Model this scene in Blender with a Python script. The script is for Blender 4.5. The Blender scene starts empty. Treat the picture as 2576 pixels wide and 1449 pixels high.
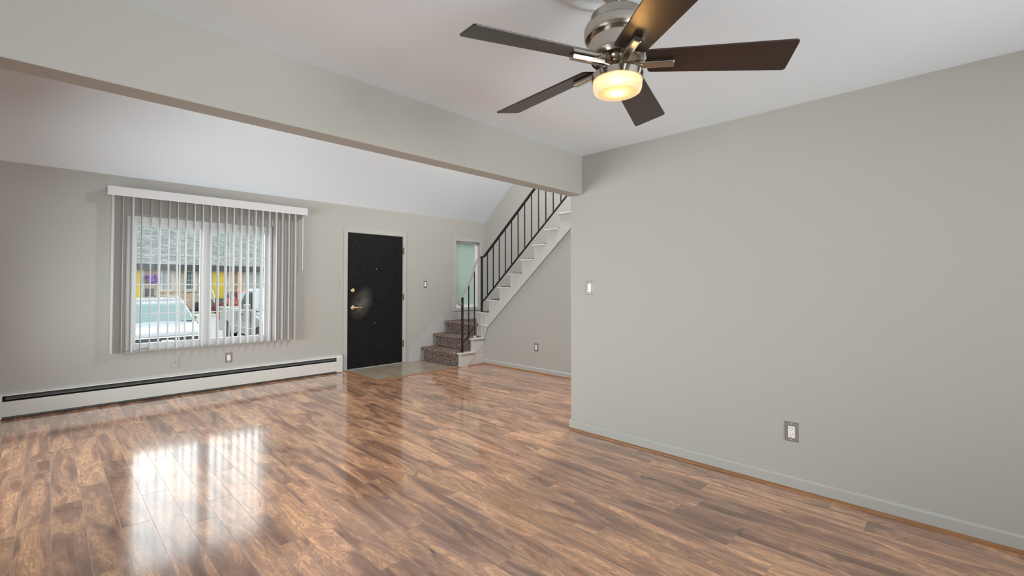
import bpy, bmesh, math, random
from mathutils import Vector, Matrix
random.seed(7)
C = bpy.context.scene.collection
SC = bpy.context.scene
PI = math.pi

# ---------------------------------------------------------------- camera
F_PX, YAW, PITCH, CY = 1148.02, 0.7933, 0.0196, 694.58
cam_d = bpy.data.cameras.new('camera'); cam = bpy.data.objects.new('camera', cam_d); C.objects.link(cam)
cam_d.sensor_fit = 'HORIZONTAL'; cam_d.sensor_width = 36.0
cam_d.lens = F_PX / 2576 * 36.0
cam_d.shift_y = -(724.5 - CY) / 2576
cam_d.clip_start = 0.02; cam_d.clip_end = 300
fw = Vector((math.sin(YAW) * math.cos(PITCH), math.cos(YAW) * math.cos(PITCH), math.sin(PITCH)))
rt = Vector((math.cos(YAW), -math.sin(YAW), 0)); up = rt.cross(fw)
m = Matrix((rt, up, -fw)).transposed().to_4x4(); m.translation = Vector((0, 0, 1.25))
cam.matrix_world = m
SC.camera = cam

# ---------------------------------------------------------------- sky, exposure
w = bpy.data.worlds.new('sky'); SC.world = w; w.use_nodes = True
bg = w.node_tree.nodes['Background']
bg.inputs[0].default_value = (0.93, 0.97, 1.0, 1); bg.inputs[1].default_value = 2.65
SC.view_settings.view_transform = 'Standard'; SC.view_settings.look = 'None'
SC.view_settings.gamma = 1; SC.view_settings.use_curve_mapping = False
SC.view_settings.exposure = 0.56
SC.cycles.max_bounces = 12; SC.cycles.diffuse_bounces = 7; SC.cycles.glossy_bounces = 5
SC.cycles.transmission_bounces = 8; SC.cycles.transparent_max_bounces = 16
SC.cycles.use_denoising = True
SC.cycles.sample_clamp_indirect = 6.0
SC.cycles.caustics_reflective = False; SC.cycles.caustics_refractive = False

YA, XB, XL, YR = 6.4035, 3.2118, -1.15, -2.3      # window wall, right wall, left wall, rear wall
ZC, ZA, YBF, YBB, ZB = 2.36, 2.42, 2.3129, 2.441, 2.0256
XC, XS = 5.78, 4.90

def area(name, loc, rot, sx, sy, power, col=(1, 1, 1), portal=False, spread=PI):
    l = bpy.data.lights.new(name, 'AREA'); l.shape = 'RECTANGLE'; l.size = sx; l.size_y = sy
    l.energy = power; l.color = col; l.spread = spread
    if portal: l.cycles.is_portal = True
    o = bpy.data.objects.new(name, l); C.objects.link(o); o.location = loc; o.rotation_euler = rot
    return o
# daylight portals in the four window openings, facing into the room (-Z axis of the lamp)
area('portal_front', (1.33, YA + .16, 1.27), (-PI / 2, 0, 0), 1.5, 1.5, 1, portal=True)
area('portal_sidelight', (5.36, YA + .16, 1.44), (-PI / 2, 0, 0), .6, 1.3, 1, portal=True)
area('portal_patio', (XL - .16, 1.45, 1.06), (0, -PI / 2, 0), 2.1, 1.5, 1, portal=True)
area('portal_side', (XL - .16, 4.4, 1.25), (0, -PI / 2, 0), 1.7, 2.4, 1, portal=True)
# added fill lamps outside the unseen openings, tilted up to brighten room and ceiling
area('added_fill_patio', (XL - .9, 1.45, .35), (0, -PI / 2 - .62, 0), 1.3, 1.6, 14, (.92, .96, 1))
area('added_fill_rear', (1.3, YR - .8, 1.2), (PI / 2 + .06, 0, 0), 3.0, 1.5, 175, (.93, .965, 1))
area('added_fill_side', (XL - .8, 4.4, 1.0), (0, -PI / 2 - .22, 0), 1.5, 2.8, 165, (.92, .96, 1))
area('added_fill_stairs', (4.6, 3.0, 4.5), (.35, 0, 0), .5, .5, 85, (1, .97, .93))  # unseen lamp added to brighten the stairs and the front wall
area('portal_rear', (1.3, YR - .16, 1.4), (PI / 2, 0, 0), 2.6, 1.5, 1, portal=True)

# ---------------------------------------------------------------- helpers
def nodes(name):
    mt = bpy.data.materials.new(name); mt.use_nodes = True
    nt = mt.node_tree; return mt, nt, nt.nodes['Principled BSDF']
def mat(name, col, rough=.5, metal=0, spec=.5, bump=0, bscale=200, noise=0, nscale=5, coat=0, emis=None, es=0, trans=0, ior=1.5, col2=None, detail=3):
    mt, nt, p = nodes(name); N, L = nt.nodes, nt.links
    p.inputs['Base Color'].default_value = (*col, 1); p.inputs['Roughness'].default_value = rough
    p.inputs['Metallic'].default_value = metal; p.inputs['Specular IOR Level'].default_value = spec
    p.inputs['Coat Weight'].default_value = coat; p.inputs['Transmission Weight'].default_value = trans
    p.inputs['IOR'].default_value = ior
    if emis: p.inputs['Emission Color'].default_value = (*emis, 1); p.inputs['Emission Strength'].default_value = es
    tc = N.new('ShaderNodeTexCoord')
    n = N.new('ShaderNodeTexNoise'); n.inputs['Scale'].default_value = nscale; n.inputs['Detail'].default_value = detail
    L.new(tc.outputs['Object'], n.inputs['Vector'])
    mx = N.new('ShaderNodeMix'); mx.data_type = 'RGBA'
    c2 = col2 if col2 else tuple(c * (1 - noise) for c in col)
    mx.inputs[6].default_value = (*col, 1); mx.inputs[7].default_value = (*c2, 1)
    L.new(n.outputs['Fac'], mx.inputs[0]); L.new(mx.outputs[2], p.inputs['Base Color'])
    if bump:
        b = N.new('ShaderNodeTexNoise'); b.inputs['Scale'].default_value = bscale; b.inputs['Detail'].default_value = 4
        L.new(tc.outputs['Object'], b.inputs['Vector'])
        bp = N.new('ShaderNodeBump'); bp.inputs['Strength'].default_value = bump; bp.inputs['Distance'].default_value = .002
        L.new(b.outputs['Fac'], bp.inputs['Height']); L.new(bp.outputs['Normal'], p.inputs['Normal'])
    return mt
def glass(name, tint=(1, 1, 1), rough=0.0, refl=1.0):
    mt = bpy.data.materials.new(name); mt.use_nodes = True; nt = mt.node_tree; N, L = nt.nodes, nt.links
    N.clear(); out = N.new('ShaderNodeOutputMaterial'); t = N.new('ShaderNodeBsdfTransparent'); t.inputs[0].default_value = (*tint, 1)
    g = N.new('ShaderNodeBsdfGlossy'); g.inputs['Roughness'].default_value = rough
    fr = N.new('ShaderNodeFresnel'); fr.inputs[0].default_value = 1.45
    mm = N.new('ShaderNodeMath'); mm.operation = 'MULTIPLY'; mm.inputs[1].default_value = refl
    mx = N.new('ShaderNodeMixShader'); L.new(fr.outputs[0], mm.inputs[0]); L.new(mm.outputs[0], mx.inputs[0])
    L.new(t.outputs[0], mx.inputs[1]); L.new(g.outputs[0], mx.inputs[2]); L.new(mx.outputs[0], out.inputs[0])
    return mt

class MB:
    def __init__(s): s.bm = bmesh.new(); s.uv = None
    def box(s, x0, x1, y0, y1, z0, z1, mi=0):
        v = [s.bm.verts.new(p) for p in ((x0, y0, z0), (x1, y0, z0), (x1, y1, z0), (x0, y1, z0), (x0, y0, z1), (x1, y0, z1), (x1, y1, z1), (x0, y1, z1))]
        for f in ((0, 3, 2, 1), (4, 5, 6, 7), (0, 1, 5, 4), (1, 2, 6, 5), (2, 3, 7, 6), (3, 0, 4, 7)):
            s.bm.faces.new([v[i] for i in f]).material_index = mi
        return s
    def prism(s, pts, axis, a, b, mi=0):      # polygon in the two other axes, extruded a..b along axis
        def P(p, t):
            q = list(p); q.insert(axis, t); return q
        n = len(pts); va = [s.bm.verts.new(P(p, a)) for p in pts]; vb = [s.bm.verts.new(P(p, b)) for p in pts]
        fs = [s.bm.faces.new(va), s.bm.faces.new(vb)]
        for i in range(n): fs.append(s.bm.faces.new((va[i], va[(i + 1) % n], vb[(i + 1) % n], vb[i])))
        for f in fs: f.material_index = mi
        return s
    def tube(s, pts, r, n=10, caps=True, mi=0, flat=None):
        pts = [Vector(p) for p in pts]; rings = []; ref = None
        for i, p in enumerate(pts):
            d = (pts[min(i + 1, len(pts) - 1)] - pts[max(i - 1, 0)]).normalized()
            if ref is None: ref = Vector((0, 0, 1)) if abs(d.z) < .9 else Vector((1, 0, 0))
            u = (ref - d * ref.dot(d)).normalized(); v = d.cross(u); ref = u
            rr = r[i] if isinstance(r, (list, tuple)) else r
            if flat: ring = [s.bm.verts.new(p + u * (flat[1] * sy) + v * (flat[0] * sx)) for sx, sy in ((-1, -1), (1, -1), (1, 1), (-1, 1))]
            else: ring = [s.bm.verts.new(p + u * rr * math.cos(2 * PI * k / n) + v * rr * math.sin(2 * PI * k / n)) for k in range(n)]
            rings.append(ring)
        k = len(rings[0])
        for a, b in zip(rings, rings[1:]):
            for i in range(k): s.bm.faces.new((a[i], a[(i + 1) % k], b[(i + 1) % k], b[i])).material_index = mi
        if caps:
            s.bm.faces.new(rings[0][::-1]).material_index = mi; s.bm.faces.new(rings[-1]).material_index = mi
        return s
    def lathe(s, prof, n=48, c=(0, 0, 0), mi=0):
        rings = []
        for r, z in prof:
            if r < 1e-5: rings.append([s.bm.verts.new((c[0], c[1], c[2] + z))])
            else: rings.append([s.bm.verts.new((c[0] + r * math.cos(2 * PI * k / n), c[1] + r * math.sin(2 * PI * k / n), c[2] + z)) for k in range(n)])
        for a, b in zip(rings, rings[1:]):
            for i in range(n):
                j = (i + 1) % n
                if len(a) == 1 and len(b) == 1: continue
                if len(a) == 1: f = s.bm.faces.new((a[0], b[j], b[i]))
                elif len(b) == 1: f = s.bm.faces.new((a[i], a[j], b[0]))
                else: f = s.bm.faces.new((a[i], a[j], b[j], b[i]))
                f.material_index = mi
        return s
    def loft(s, secs, mi=0, cap=True):
        rings = [[s.bm.verts.new(p) for p in q] for q in secs]; k = len(rings[0])
        for a, b in zip(rings, rings[1:]):
            for i in range(k): s.bm.faces.new((a[i], a[(i + 1) % k], b[(i + 1) % k], b[i])).material_index = mi
        if cap: s.bm.faces.new(rings[0][::-1]).material_index = mi; s.bm.faces.new(rings[-1]).material_index = mi
        return s
    def quad(s, pts, mi=0):
        f = s.bm.faces.new([s.bm.verts.new(p) for p in pts]); f.material_index = mi; return f
    def ball(s, c, r, sc=(1, 1, 1), sub=2, jit=0, mi=0):
        g = bmesh.ops.create_icosphere(s.bm, subdivisions=sub, radius=1)
        for v in g['verts']:
            k = r * (1 + random.uniform(-jit, jit)); v.co = Vector((c[0] + v.co.x * k * sc[0], c[1] + v.co.y * k * sc[1], c[2] + v.co.z * k * sc[2]))
        return s
    def xf(s, M):
        for v in s.bm.verts: v.co = M @ v.co
        return s
    def build(s, name, mats, parent=None, smooth=False, bevel=0, seg=2, label=None, sub=0, norm=True, loc=None):
        if norm: bmesh.ops.recalc_face_normals(s.bm, faces=s.bm.faces)
        me = bpy.data.meshes.new(name); s.bm.to_mesh(me); s.bm.free()
        for mm in (mats if isinstance(mats, (list, tuple)) else [mats]): me.materials.append(mm)
        if smooth:
            for p in me.polygons: p.use_smooth = True
        o = bpy.data.objects.new(name, me); C.objects.link(o)
        if parent: o.parent = parent
        if loc: o.location = loc
        if bevel:
            b = o.modifiers.new('bevel', 'BEVEL'); b.width = bevel; b.segments = seg; b.limit_method = 'ANGLE'; b.angle_limit = .6
        if sub:
            q = o.modifiers.new('sub', 'SUBSURF'); q.levels = sub; q.render_levels = sub
        if smooth:
            try: me.set_sharp_from_angle(angle=.7)
            except Exception: pass
        if label: o['label'] = label
        return o
def thing(name, label, cat, loc=(0, 0, 0), rz=0, group=None):
    o = bpy.data.objects.new(name, None); C.objects.link(o); o.empty_display_size = .05
    o.location = loc; o.rotation_euler = (0, 0, rz); o['label'] = label; o['category'] = cat
    if group: o['group'] = group
    return o
def tag(o, label, cat, group=None):
    o['label'] = label; o['category'] = cat
    if group: o['group'] = group
    return o
def struct(o, label=None):
    o['kind'] = 'structure'
    if label: o['label'] = label
    return o
def sempty(name, label, loc):
    o = bpy.data.objects.new(name, None); C.objects.link(o); o.location = loc; o['kind'] = 'structure'; o['label'] = label
    return o
def kids(o): return [c for c in bpy.data.objects if c.parent == o]
def dup(o, parent=None):
    c = o.copy(); C.objects.link(c); c.parent = parent
    for k in kids(o): dup(k, c)
    return c

# ---------------------------------------------------------------- materials
WALL = mat('wall_paint', (.408, .398, .371), .55, spec=.35, bump=.12, bscale=320)
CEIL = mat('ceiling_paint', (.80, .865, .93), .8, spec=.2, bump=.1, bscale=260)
TRIM = mat('trim_paint', (.43, .43, .42), .35, spec=.45)
BASEB = mat('baseboard_paint', (.41, .41, .39), .4, spec=.3)
WHITE = mat('white_vinyl', (.84, .85, .88), .35)
STAIRW = mat('stair_white_paint', (.53, .525, .505), .35)
BLKMETAL = mat('black_iron', (.012, .012, .013), .35, spec=.6)
DARK = mat('dark_gap', (.01, .01, .01), .9)
NICKEL = mat('brushed_nickel', (.56, .51, .45), .22, metal=1)
PLATE = mat('plate_nickel', (.23, .20, .18), .42, metal=.35)
BRASS = mat('polished_brass', (.95, .72, .42), .18, metal=1)
OLDBRASS = mat('aged_brass', (.22, .17, .11), .4, metal=.8)
PLASTIC = mat('white_plastic', (.80, .80, .78), .35)
SHOE = mat('stained_shoe_molding', (.33, .15, .055), .35, noise=.35, nscale=14)
CHROME = mat('chrome', (.8, .8, .82), .1, metal=1)

def wood_floor():
    mt, nt, p = nodes('laminate_planks'); N, L = nt.nodes, nt.links
    uv = N.new('ShaderNodeUVMap'); uv.uv_map = 'plank'
    sep = N.new('ShaderNodeSeparateXYZ'); L.new(uv.outputs[0], sep.inputs[0])
    def noise(sx, sy, scale, det=3, dist=0, rough=.5, z=0.0, src=None):
        mp = N.new('ShaderNodeMapping'); mp.inputs['Scale'].default_value = (sx, sy, 1); mp.inputs['Location'].default_value = (z * 3.1, z * 1.7, z)
        L.new(src if src else uv.outputs[0], mp.inputs[0])
        n = N.new('ShaderNodeTexNoise'); n.inputs['Scale'].default_value = scale; n.inputs['Detail'].default_value = det
        n.inputs['Distortion'].default_value = dist; n.inputs['Roughness'].default_value = rough
        L.new(mp.outputs[0], n.inputs['Vector']); return n.outputs['Fac']
    def math_(op, a, b=None, c=None):
        k = N.new('ShaderNodeMath'); k.operation = op
        for i, q in enumerate((a, b, c)):
            if q is None: continue
            if isinstance(q, (int, float)): k.inputs[i].default_value = q
            else: L.new(q, k.inputs[i])
        return k.outputs[0]
    def ramp(f, stops):
        r = N.new('ShaderNodeValToRGB'); L.new(f, r.inputs[0]); e = r.color_ramp.elements
        while len(e) < len(stops): e.new(.5)
        for i, (t, c) in enumerate(stops): e[i].position = t; e[i].color = (*c, 1) if len(c) == 3 else c
        return r.outputs[0]
    def mix(f, a, b, mode='MIX'):
        k = N.new('ShaderNodeMix'); k.data_type = 'RGBA'; k.blend_type = mode
        if isinstance(f, (int, float)): k.inputs[0].default_value = f
        else: L.new(f, k.inputs[0])
        for i, q in ((6, a), (7, b)):
            if isinstance(q, tuple): k.inputs[i].default_value = (*q, 1)
            else: L.new(q, k.inputs[i])
        return k.outputs[2]
    # big figure: heartwood bands wandering along the plank, with knots
    fig = noise(1, .16, 9, 3, 1.1)
    fig2 = noise(1, .32, 7, 2, 2.2, z=2.3)
    rings = math_('SINE', math_('MULTIPLY', math_('ADD', fig, math_('MULTIPLY', fig2, .5)), 62.0))
    grain = noise(1, .035, 150, 4, .3, .6, z=4.1)
    streak = noise(1, .05, 34, 4, .6, .6, z=6.7)
    base = ramp(fig, [(.27, (.12, .072, .054)), (.40, (.235, .145, .105)), (.49, (.44, .275, .19)), (.58, (.68, .44, .28)), (.66, (.50, .31, .20)), (.77, (.20, .125, .09))])
    col = mix(math_('MULTIPLY', math_('ADD', rings, 1.0), .24), base, (.20, .12, .085))
    col = mix(ramp(streak, [(.44, (0, 0, 0)), (.66, (.6, .6, .6))]), col, (.30, .205, .155))
    col = mix(ramp(grain, [(.42, (0, 0, 0)), (.75, (.45, .45, .45))]), col, (.17, .10, .07))
    knot = ramp(noise(1, .45, 5.5, 4, 2.5, .65, z=9.0), [(.60, (0, 0, 0)), (.74, (.8, .8, .8))])
    col = mix(knot, col, (.10, .055, .042))
    at = N.new('ShaderNodeAttribute'); at.attribute_name = 'tone'
    hs = N.new('ShaderNodeHueSaturation'); L.new(col, hs.inputs['Color']); hs.inputs['Saturation'].default_value = 1.18; hs.inputs['Hue'].default_value = .494
    L.new(at.outputs['Fac'], hs.inputs['Value'])
    L.new(hs.outputs[0], p.inputs['Base Color'])
    sm = noise(1, 1, 1.3, 3, .5, z=12.0, src=N.new('ShaderNodeTexCoord').outputs['Object'])
    L.new(ramp(sm, [(.35, (.13, .13, .13)), (.7, (.2, .2, .2))]), p.inputs['Roughness'])
    p.inputs['Specular IOR Level'].default_value = .6
    p.inputs['Coat Weight'].default_value = .55; p.inputs['Coat Roughness'].default_value = .09; p.inputs['Coat IOR'].default_value = 1.6
    bp = N.new('ShaderNodeBump'); bp.inputs['Strength'].default_value = .06; bp.inputs['Distance'].default_value = .001
    L.new(streak, bp.inputs['Height']); L.new(bp.outputs[0], p.inputs['Normal'])
    return mt
PLANK = wood_floor()
GROOVE = mat('plank_bevel', (.50, .39, .31), .3, spec=.6)  # pale colour paints in the glint of the bevelled plank edges

def carpet_mat():
    mt, nt, p = nodes('speckled_carpet'); N, L = nt.nodes, nt.links
    tc = N.new('ShaderNodeTexCoord')
    v = N.new('ShaderNodeTexVoronoi'); v.inputs['Scale'].default_value = 110; L.new(tc.outputs['Object'], v.inputs['Vector'])
    r = N.new('ShaderNodeValToRGB'); e = r.color_ramp.elements
    for i, (t, c) in enumerate([(0, (.035, .025, .022)), (.3, (.11, .075, .062)), (.55, (.20, .14, .115)), (.78, (.34, .27, .23)), (1, (.62, .54, .48))]):
        if i > 1: e.new(t)
        e[min(i, len(e) - 1)].position = t
    for k, (t, c) in zip(e, [(0, (.035, .025, .022)), (.3, (.11, .075, .062)), (.55, (.20, .14, .115)), (.78, (.34, .27, .23)), (1, (.62, .54, .48))]): k.position = t; k.color = (*c, 1)
    L.new(v.outputs['Color'], r.inputs[0]); L.new(r.outputs[0], p.inputs['Base Color'])
    p.inputs['Roughness'].default_value = .95; p.inputs['Specular IOR Level'].default_value = .15
    n = N.new('ShaderNodeTexNoise'); n.inputs['Scale'].default_value = 150; L.new(tc.outputs['Object'], n.inputs['Vector'])
    b = N.new('ShaderNodeBump'); b.inputs['Strength'].default_value = .9; b.inputs['Distance'].default_value = .01
    L.new(n.outputs['Fac'], b.inputs['Height']); L.new(b.outputs[0], p.inputs['Normal'])
    return mt
CARPET = carpet_mat()

def brick_mat(name, c1, c2, mortar, scale, bw, bh, ms, axis='XZ', rough=.8, offs=.5, noise=.0):
    mt, nt, p = nodes(name); N, L = nt.nodes, nt.links
    tc = N.new('ShaderNodeTexCoord'); sp = N.new('ShaderNodeSeparateXYZ'); cb = N.new('ShaderNodeCombineXYZ')
    L.new(tc.outputs['Object'], sp.inputs[0])
    L.new(sp.outputs[axis[0]], cb.inputs[0]); L.new(sp.outputs[axis[1]], cb.inputs[1])
    b = N.new('ShaderNodeTexBrick'); b.inputs['Color1'].default_value = (*c1, 1); b.inputs['Color2'].default_value = (*c2, 1); b.inputs['Mortar'].default_value = (*mortar, 1)
    b.inputs['Scale'].default_value = scale; b.inputs['Brick Width'].default_value = bw; b.inputs['Row Height'].default_value = bh; b.inputs['Mortar Size'].default_value = ms
    b.offset = offs; L.new(cb.outputs[0], b.inputs['Vector']); 
    n = N.new('ShaderNodeTexNoise'); n.inputs['Scale'].default_value = 2.2; n.inputs['Detail'].default_value = 6; L.new(cb.outputs[0], n.inputs['Vector'])
    mx = N.new('ShaderNodeMix'); mx.data_type = 'RGBA'; mx.blend_type = 'MULTIPLY'; mx.inputs[0].default_value = noise
    L.new(b.outputs['Color'], mx.inputs[6]); L.new(n.outputs['Fac'], mx.inputs[7]); L.new(mx.outputs[2], p.inputs['Base Color'])
    p.inputs['Roughness'].default_value = rough
    return mt
BRICK = brick_mat('tan_brick', (.23, .16, .12), (.33, .26, .19), (.30, .26, .21), 1, .30, .10, .012)
SHINGLE = brick_mat('grey_shingles', (.10, .11, .108), (.185, .20, .195), (.07, .078, .078), 1, .33, .15, .012, rough=.9, noise=.35)
TILE = brick_mat('entry_tile', (.36, .30, .225), (.43, .365, .285), (.25, .20, .15), 1, .305, .305, .006, axis='XY', rough=.22, offs=0, noise=.35)
ASPHALT = mat('asphalt', (.15, .15, .145), .9, col2=(.22, .21, .20), nscale=8, detail=6)
CONCRETE = mat('concrete', (.42, .40, .37), .9, noise=.3, nscale=3)
GRASS = mat('lawn', (.10, .15, .045), .9, noise=.5, nscale=9)
LEAF = mat('leaf', (.06, .13, .03), .7, noise=.6, nscale=12)
YELLOW = mat('yellow_door_paint', (.36, .26, .01), .45)
ORANGE = mat('orange_paint', (.32, .14, .03), .5)
FASCIA = mat('dark_fascia', (.02, .022, .025), .6)
EXTW = mat('exterior_white', (.30, .31, .30), .6)
HGLASS = mat('house_window_glass', (.05, .065, .07), .08, spec=.6)
CURT = mat('curtain_behind_glass', (.16, .18, .17), .3)
CARW = mat('white_car_paint', (.17, .18, .195), .25, coat=.5)
CARR = mat('red_car_paint', (.22, .03, .03), .25, coat=.6)
CARG = mat('car_glass_tint', (.045, .10, .10), .05, spec=.8)
CARGD = mat('dark_car_glass', (.012, .02, .02), .05, spec=.5)
TYRE = mat('tyre_rubber', (.015, .015, .016), .8)
GRILLE = brick_mat('grille_mesh', (.01, .012, .014), (.015, .017, .02), (.10, .12, .13), 1, .05, .035, .004, rough=.4)
BLADE = mat('dark_walnut_blade', (.036, .021, .015), .34, spec=.5, bump=.15, bscale=90, noise=.3, nscale=30)
GLASSW = glass('window_glass', (.97, .99, .98), refl=1.0)
GLASSF = glass('coated_window_glass', (.97, .99, .98), refl=.1)
PURPLE = mat('purple_petals', (.20, .06, .34), .7, noise=.5, nscale=30)

def slat_mat():
    mt, nt, p = nodes('vinyl_vane'); N, L = nt.nodes, nt.links
    p.inputs['Base Color'].default_value = (.70, .70, .69, 1); p.inputs['Roughness'].default_value = .5
    tr = N.new('ShaderNodeBsdfTranslucent'); tr.inputs[0].default_value = (.95, .95, .96, 1)
    mx = N.new('ShaderNodeMixShader'); mx.inputs[0].default_value = .22
    out = N['Material Output']; L.new(p.outputs[0], mx.inputs[1]); L.new(tr.outputs[0], mx.inputs[2]); L.new(mx.outputs[0], out.inputs[0])
    return mt
SLAT = slat_mat()
def frosted():
    mt = bpy.data.materials.new('frosted_glass'); mt.use_nodes = True; nt = mt.node_tree; N, L = nt.nodes, nt.links; N.clear()
    out = N.new('ShaderNodeOutputMaterial'); tr = N.new('ShaderNodeBsdfTranslucent'); tr.inputs[0].default_value = (.60, .635, .60, 1)
    rf = N.new('ShaderNodeBsdfRefraction'); rf.inputs['Roughness'].default_value = .55; rf.inputs['IOR'].default_value = 1.08; rf.inputs[0].default_value = (.76, .81, .77, 1)
    mx = N.new('ShaderNodeMixShader'); mx.inputs[0].default_value = .55
    tc = N.new('ShaderNodeTexCoord'); n = N.new('ShaderNodeTexNoise'); n.inputs['Scale'].default_value = 160; L.new(tc.outputs['Object'], n.inputs['Vector'])
    b = N.new('ShaderNodeBump'); b.inputs['Strength'].default_value = .3; b.inputs['Distance'].default_value = .003
    L.new(n.outputs['Fac'], b.inputs['Height']); L.new(b.outputs[0], rf.inputs['Normal'])
    L.new(tr.outputs[0], mx.inputs[1]); L.new(rf.outputs[0], mx.inputs[2]); L.new(mx.outputs[0], out.inputs[0])
    return mt
FROST = frosted()
def door_black():
    mt, nt, p = nodes('black_door_paint'); N, L = nt.nodes, nt.links
    tc = N.new('ShaderNodeTexCoord')
    n = N.new('ShaderNodeTexNoise'); n.inputs['Scale'].default_value = 45; n.inputs['Detail'].default_value = 8; L.new(tc.outputs['Object'], n.inputs['Vector'])
    r = N.new('ShaderNodeValToRGB'); e = r.color_ramp.elements; e[0].position = .4; e[0].color = (.004, .004, .005, 1); e[1].position = .8; e[1].color = (.02, .019, .018, 1)
    L.new(n.outputs['Fac'], r.inputs[0])
    # paler grey oval patch beside the lock (object space: door lower left corner is the origin)
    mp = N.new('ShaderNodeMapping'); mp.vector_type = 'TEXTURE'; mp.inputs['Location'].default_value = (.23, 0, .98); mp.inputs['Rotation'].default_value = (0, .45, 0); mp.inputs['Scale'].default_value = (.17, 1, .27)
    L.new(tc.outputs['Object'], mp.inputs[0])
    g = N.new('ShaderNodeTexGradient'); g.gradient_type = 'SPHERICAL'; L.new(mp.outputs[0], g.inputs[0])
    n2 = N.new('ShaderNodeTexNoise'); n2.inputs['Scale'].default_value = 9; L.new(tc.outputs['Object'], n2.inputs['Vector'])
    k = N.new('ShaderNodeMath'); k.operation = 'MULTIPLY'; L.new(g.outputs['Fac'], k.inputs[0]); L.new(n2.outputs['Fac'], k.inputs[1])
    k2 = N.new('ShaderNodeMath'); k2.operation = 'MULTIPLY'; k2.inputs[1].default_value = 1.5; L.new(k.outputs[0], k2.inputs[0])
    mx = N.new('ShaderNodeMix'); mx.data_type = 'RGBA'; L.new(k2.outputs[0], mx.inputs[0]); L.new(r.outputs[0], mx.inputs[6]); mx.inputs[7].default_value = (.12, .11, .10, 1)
    L.new(mx.outputs[2], p.inputs['Base Color']); p.inputs['Roughness'].default_value = .42; p.inputs['Specular IOR Level'].default_value = .2
    return mt
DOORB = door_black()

# ================================================================ SETTING
# ---- floor: planks run along Y
W0, PW, PL, FG = .028, .1263, 1.215, .0024
known = {-1: 3.45, 1: 3.89, 2: 3.093, 3: 3.485, 4: 2.883, 5: 3.12, 6: 2.346, 9: 2.096, 11: 1.487, 12: 1.808, 13: 2.185, 14: 1.50, 15: 1.325, 16: 1.602, 17: 1.836, 18: 2.035, 19: 1.158, 21: .302, 22: 1.151, 23: .372}
fb = MB(); uvl = fb.bm.loops.layers.uv.new('plank'); tl = fb.bm.verts.layers.float.new('tone')
k0, k1 = int(math.floor((XL - W0) / PW)), int(math.ceil((XC - W0) / PW))
for k in range(k0, k1 + 1):
    x0 = max(XL, W0 + k * PW); x1 = min(XC + .02, W0 + (k + 1) * PW)
    if x1 - x0 < .004: continue
    yj = known.get(k, random.uniform(0, PL)); yj -= math.ceil((yj - YR) / PL) * PL
    y = yj
    while y < YA + .05:
        a, b = max(YR, y), min(YA + .02, y + PL)
        if b - a > .01:
            tone = random.uniform(.95, 1.5); ou, ov = random.uniform(0, 40), random.uniform(0, 40)
            vs = [fb.bm.verts.new(q) for q in ((x0 + FG / 2, a + FG / 2, 0), (x1 - FG / 2, a + FG / 2, 0), (x1 - FG / 2, b - FG / 2, 0), (x0 + FG / 2, b - FG / 2, 0))]
            f = fb.bm.faces.new(vs)
            for v in vs: v[tl] = tone
            for lp in f.loops: lp[uvl].uv = (lp.vert.co.x - x0 + ou, lp.vert.co.y - a + ov)
        y += PL
q = fb.quad(((XL, YR, -.0004), (XC, YR, -.0004), (XC, YA, -.0004), (XL, YA, -.0004)), mi=1)
fb.box(XL - .1, XC + .1, YR - .1, YA + .1, -.2, -.004, mi=1)
floor = fb.build('floor', [PLANK, GROOVE], norm=True)
struct(floor, 'glossy brown laminate plank floor')
# ---- entry tile with wooden reducer strip
TX0, TX1, TY0 = 3.035, 4.41, 5.455
o = MB().box(TX0, TX1 + .02, TY0, YA, 0, .006).build('floor_entry', TILE); struct(o, 'beige square tiles in front of the black door')
o = MB().prism([(TX0 - .035, .0005), (TX0, .0095), (TX0 + .008, .006), (TX0 + .008, 0)], 1, TY0 - .03, YA - .01).build('trim_1', SHOE); struct(o, 'brown wood strip along the left edge of the entry tile')
o = MB().prism([(TY0 - .035, .0005), (TY0, .0095), (TY0 + .008, .006), (TY0 + .008, 0)], 0, TX0 - .03, TX1 + .02).build('trim_2', SHOE); struct(o, 'brown wood strip along the front edge of the entry tile')

# ---- window wall (with three openings)
T = .16
WX0, WX1, WZ0, WZ1 = .595, 2.062, .535, 2.012       # big window opening
DX0, DX1, DZ1 = 3.070, 4.002, 2.027                 # door opening
SX0, SX1, SZ0, SZ1 = 5.081, 5.649, .847, 2.036      # sidelight opening
wa = MB()
wa.box(XL - T, WX0, YA, YA + T, -.2, 2.6).box(WX0, WX1, YA, YA + T, -.2, WZ0).box(WX0, WX1, YA, YA + T, WZ1, 2.6)
wa.box(WX1, DX0, YA, YA + T, -.2, 2.6).box(DX0, DX1, YA, YA + T, DZ1, 2.6).box(DX0, DX1, YA + .0, YA + T, -.2, -.004).box(DX1, SX0, YA, YA + T, -.2, 2.6)
wa.box(SX0, SX1, YA, YA + T, -.2, SZ0).box(SX0, SX1, YA, YA + T, SZ1, 2.6).box(SX1, XC + T, YA, YA + T, -.2, 2.6)
struct(wa.build('wall_front', WALL), 'greige wall with the window, the door and the sidelight')
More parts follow.
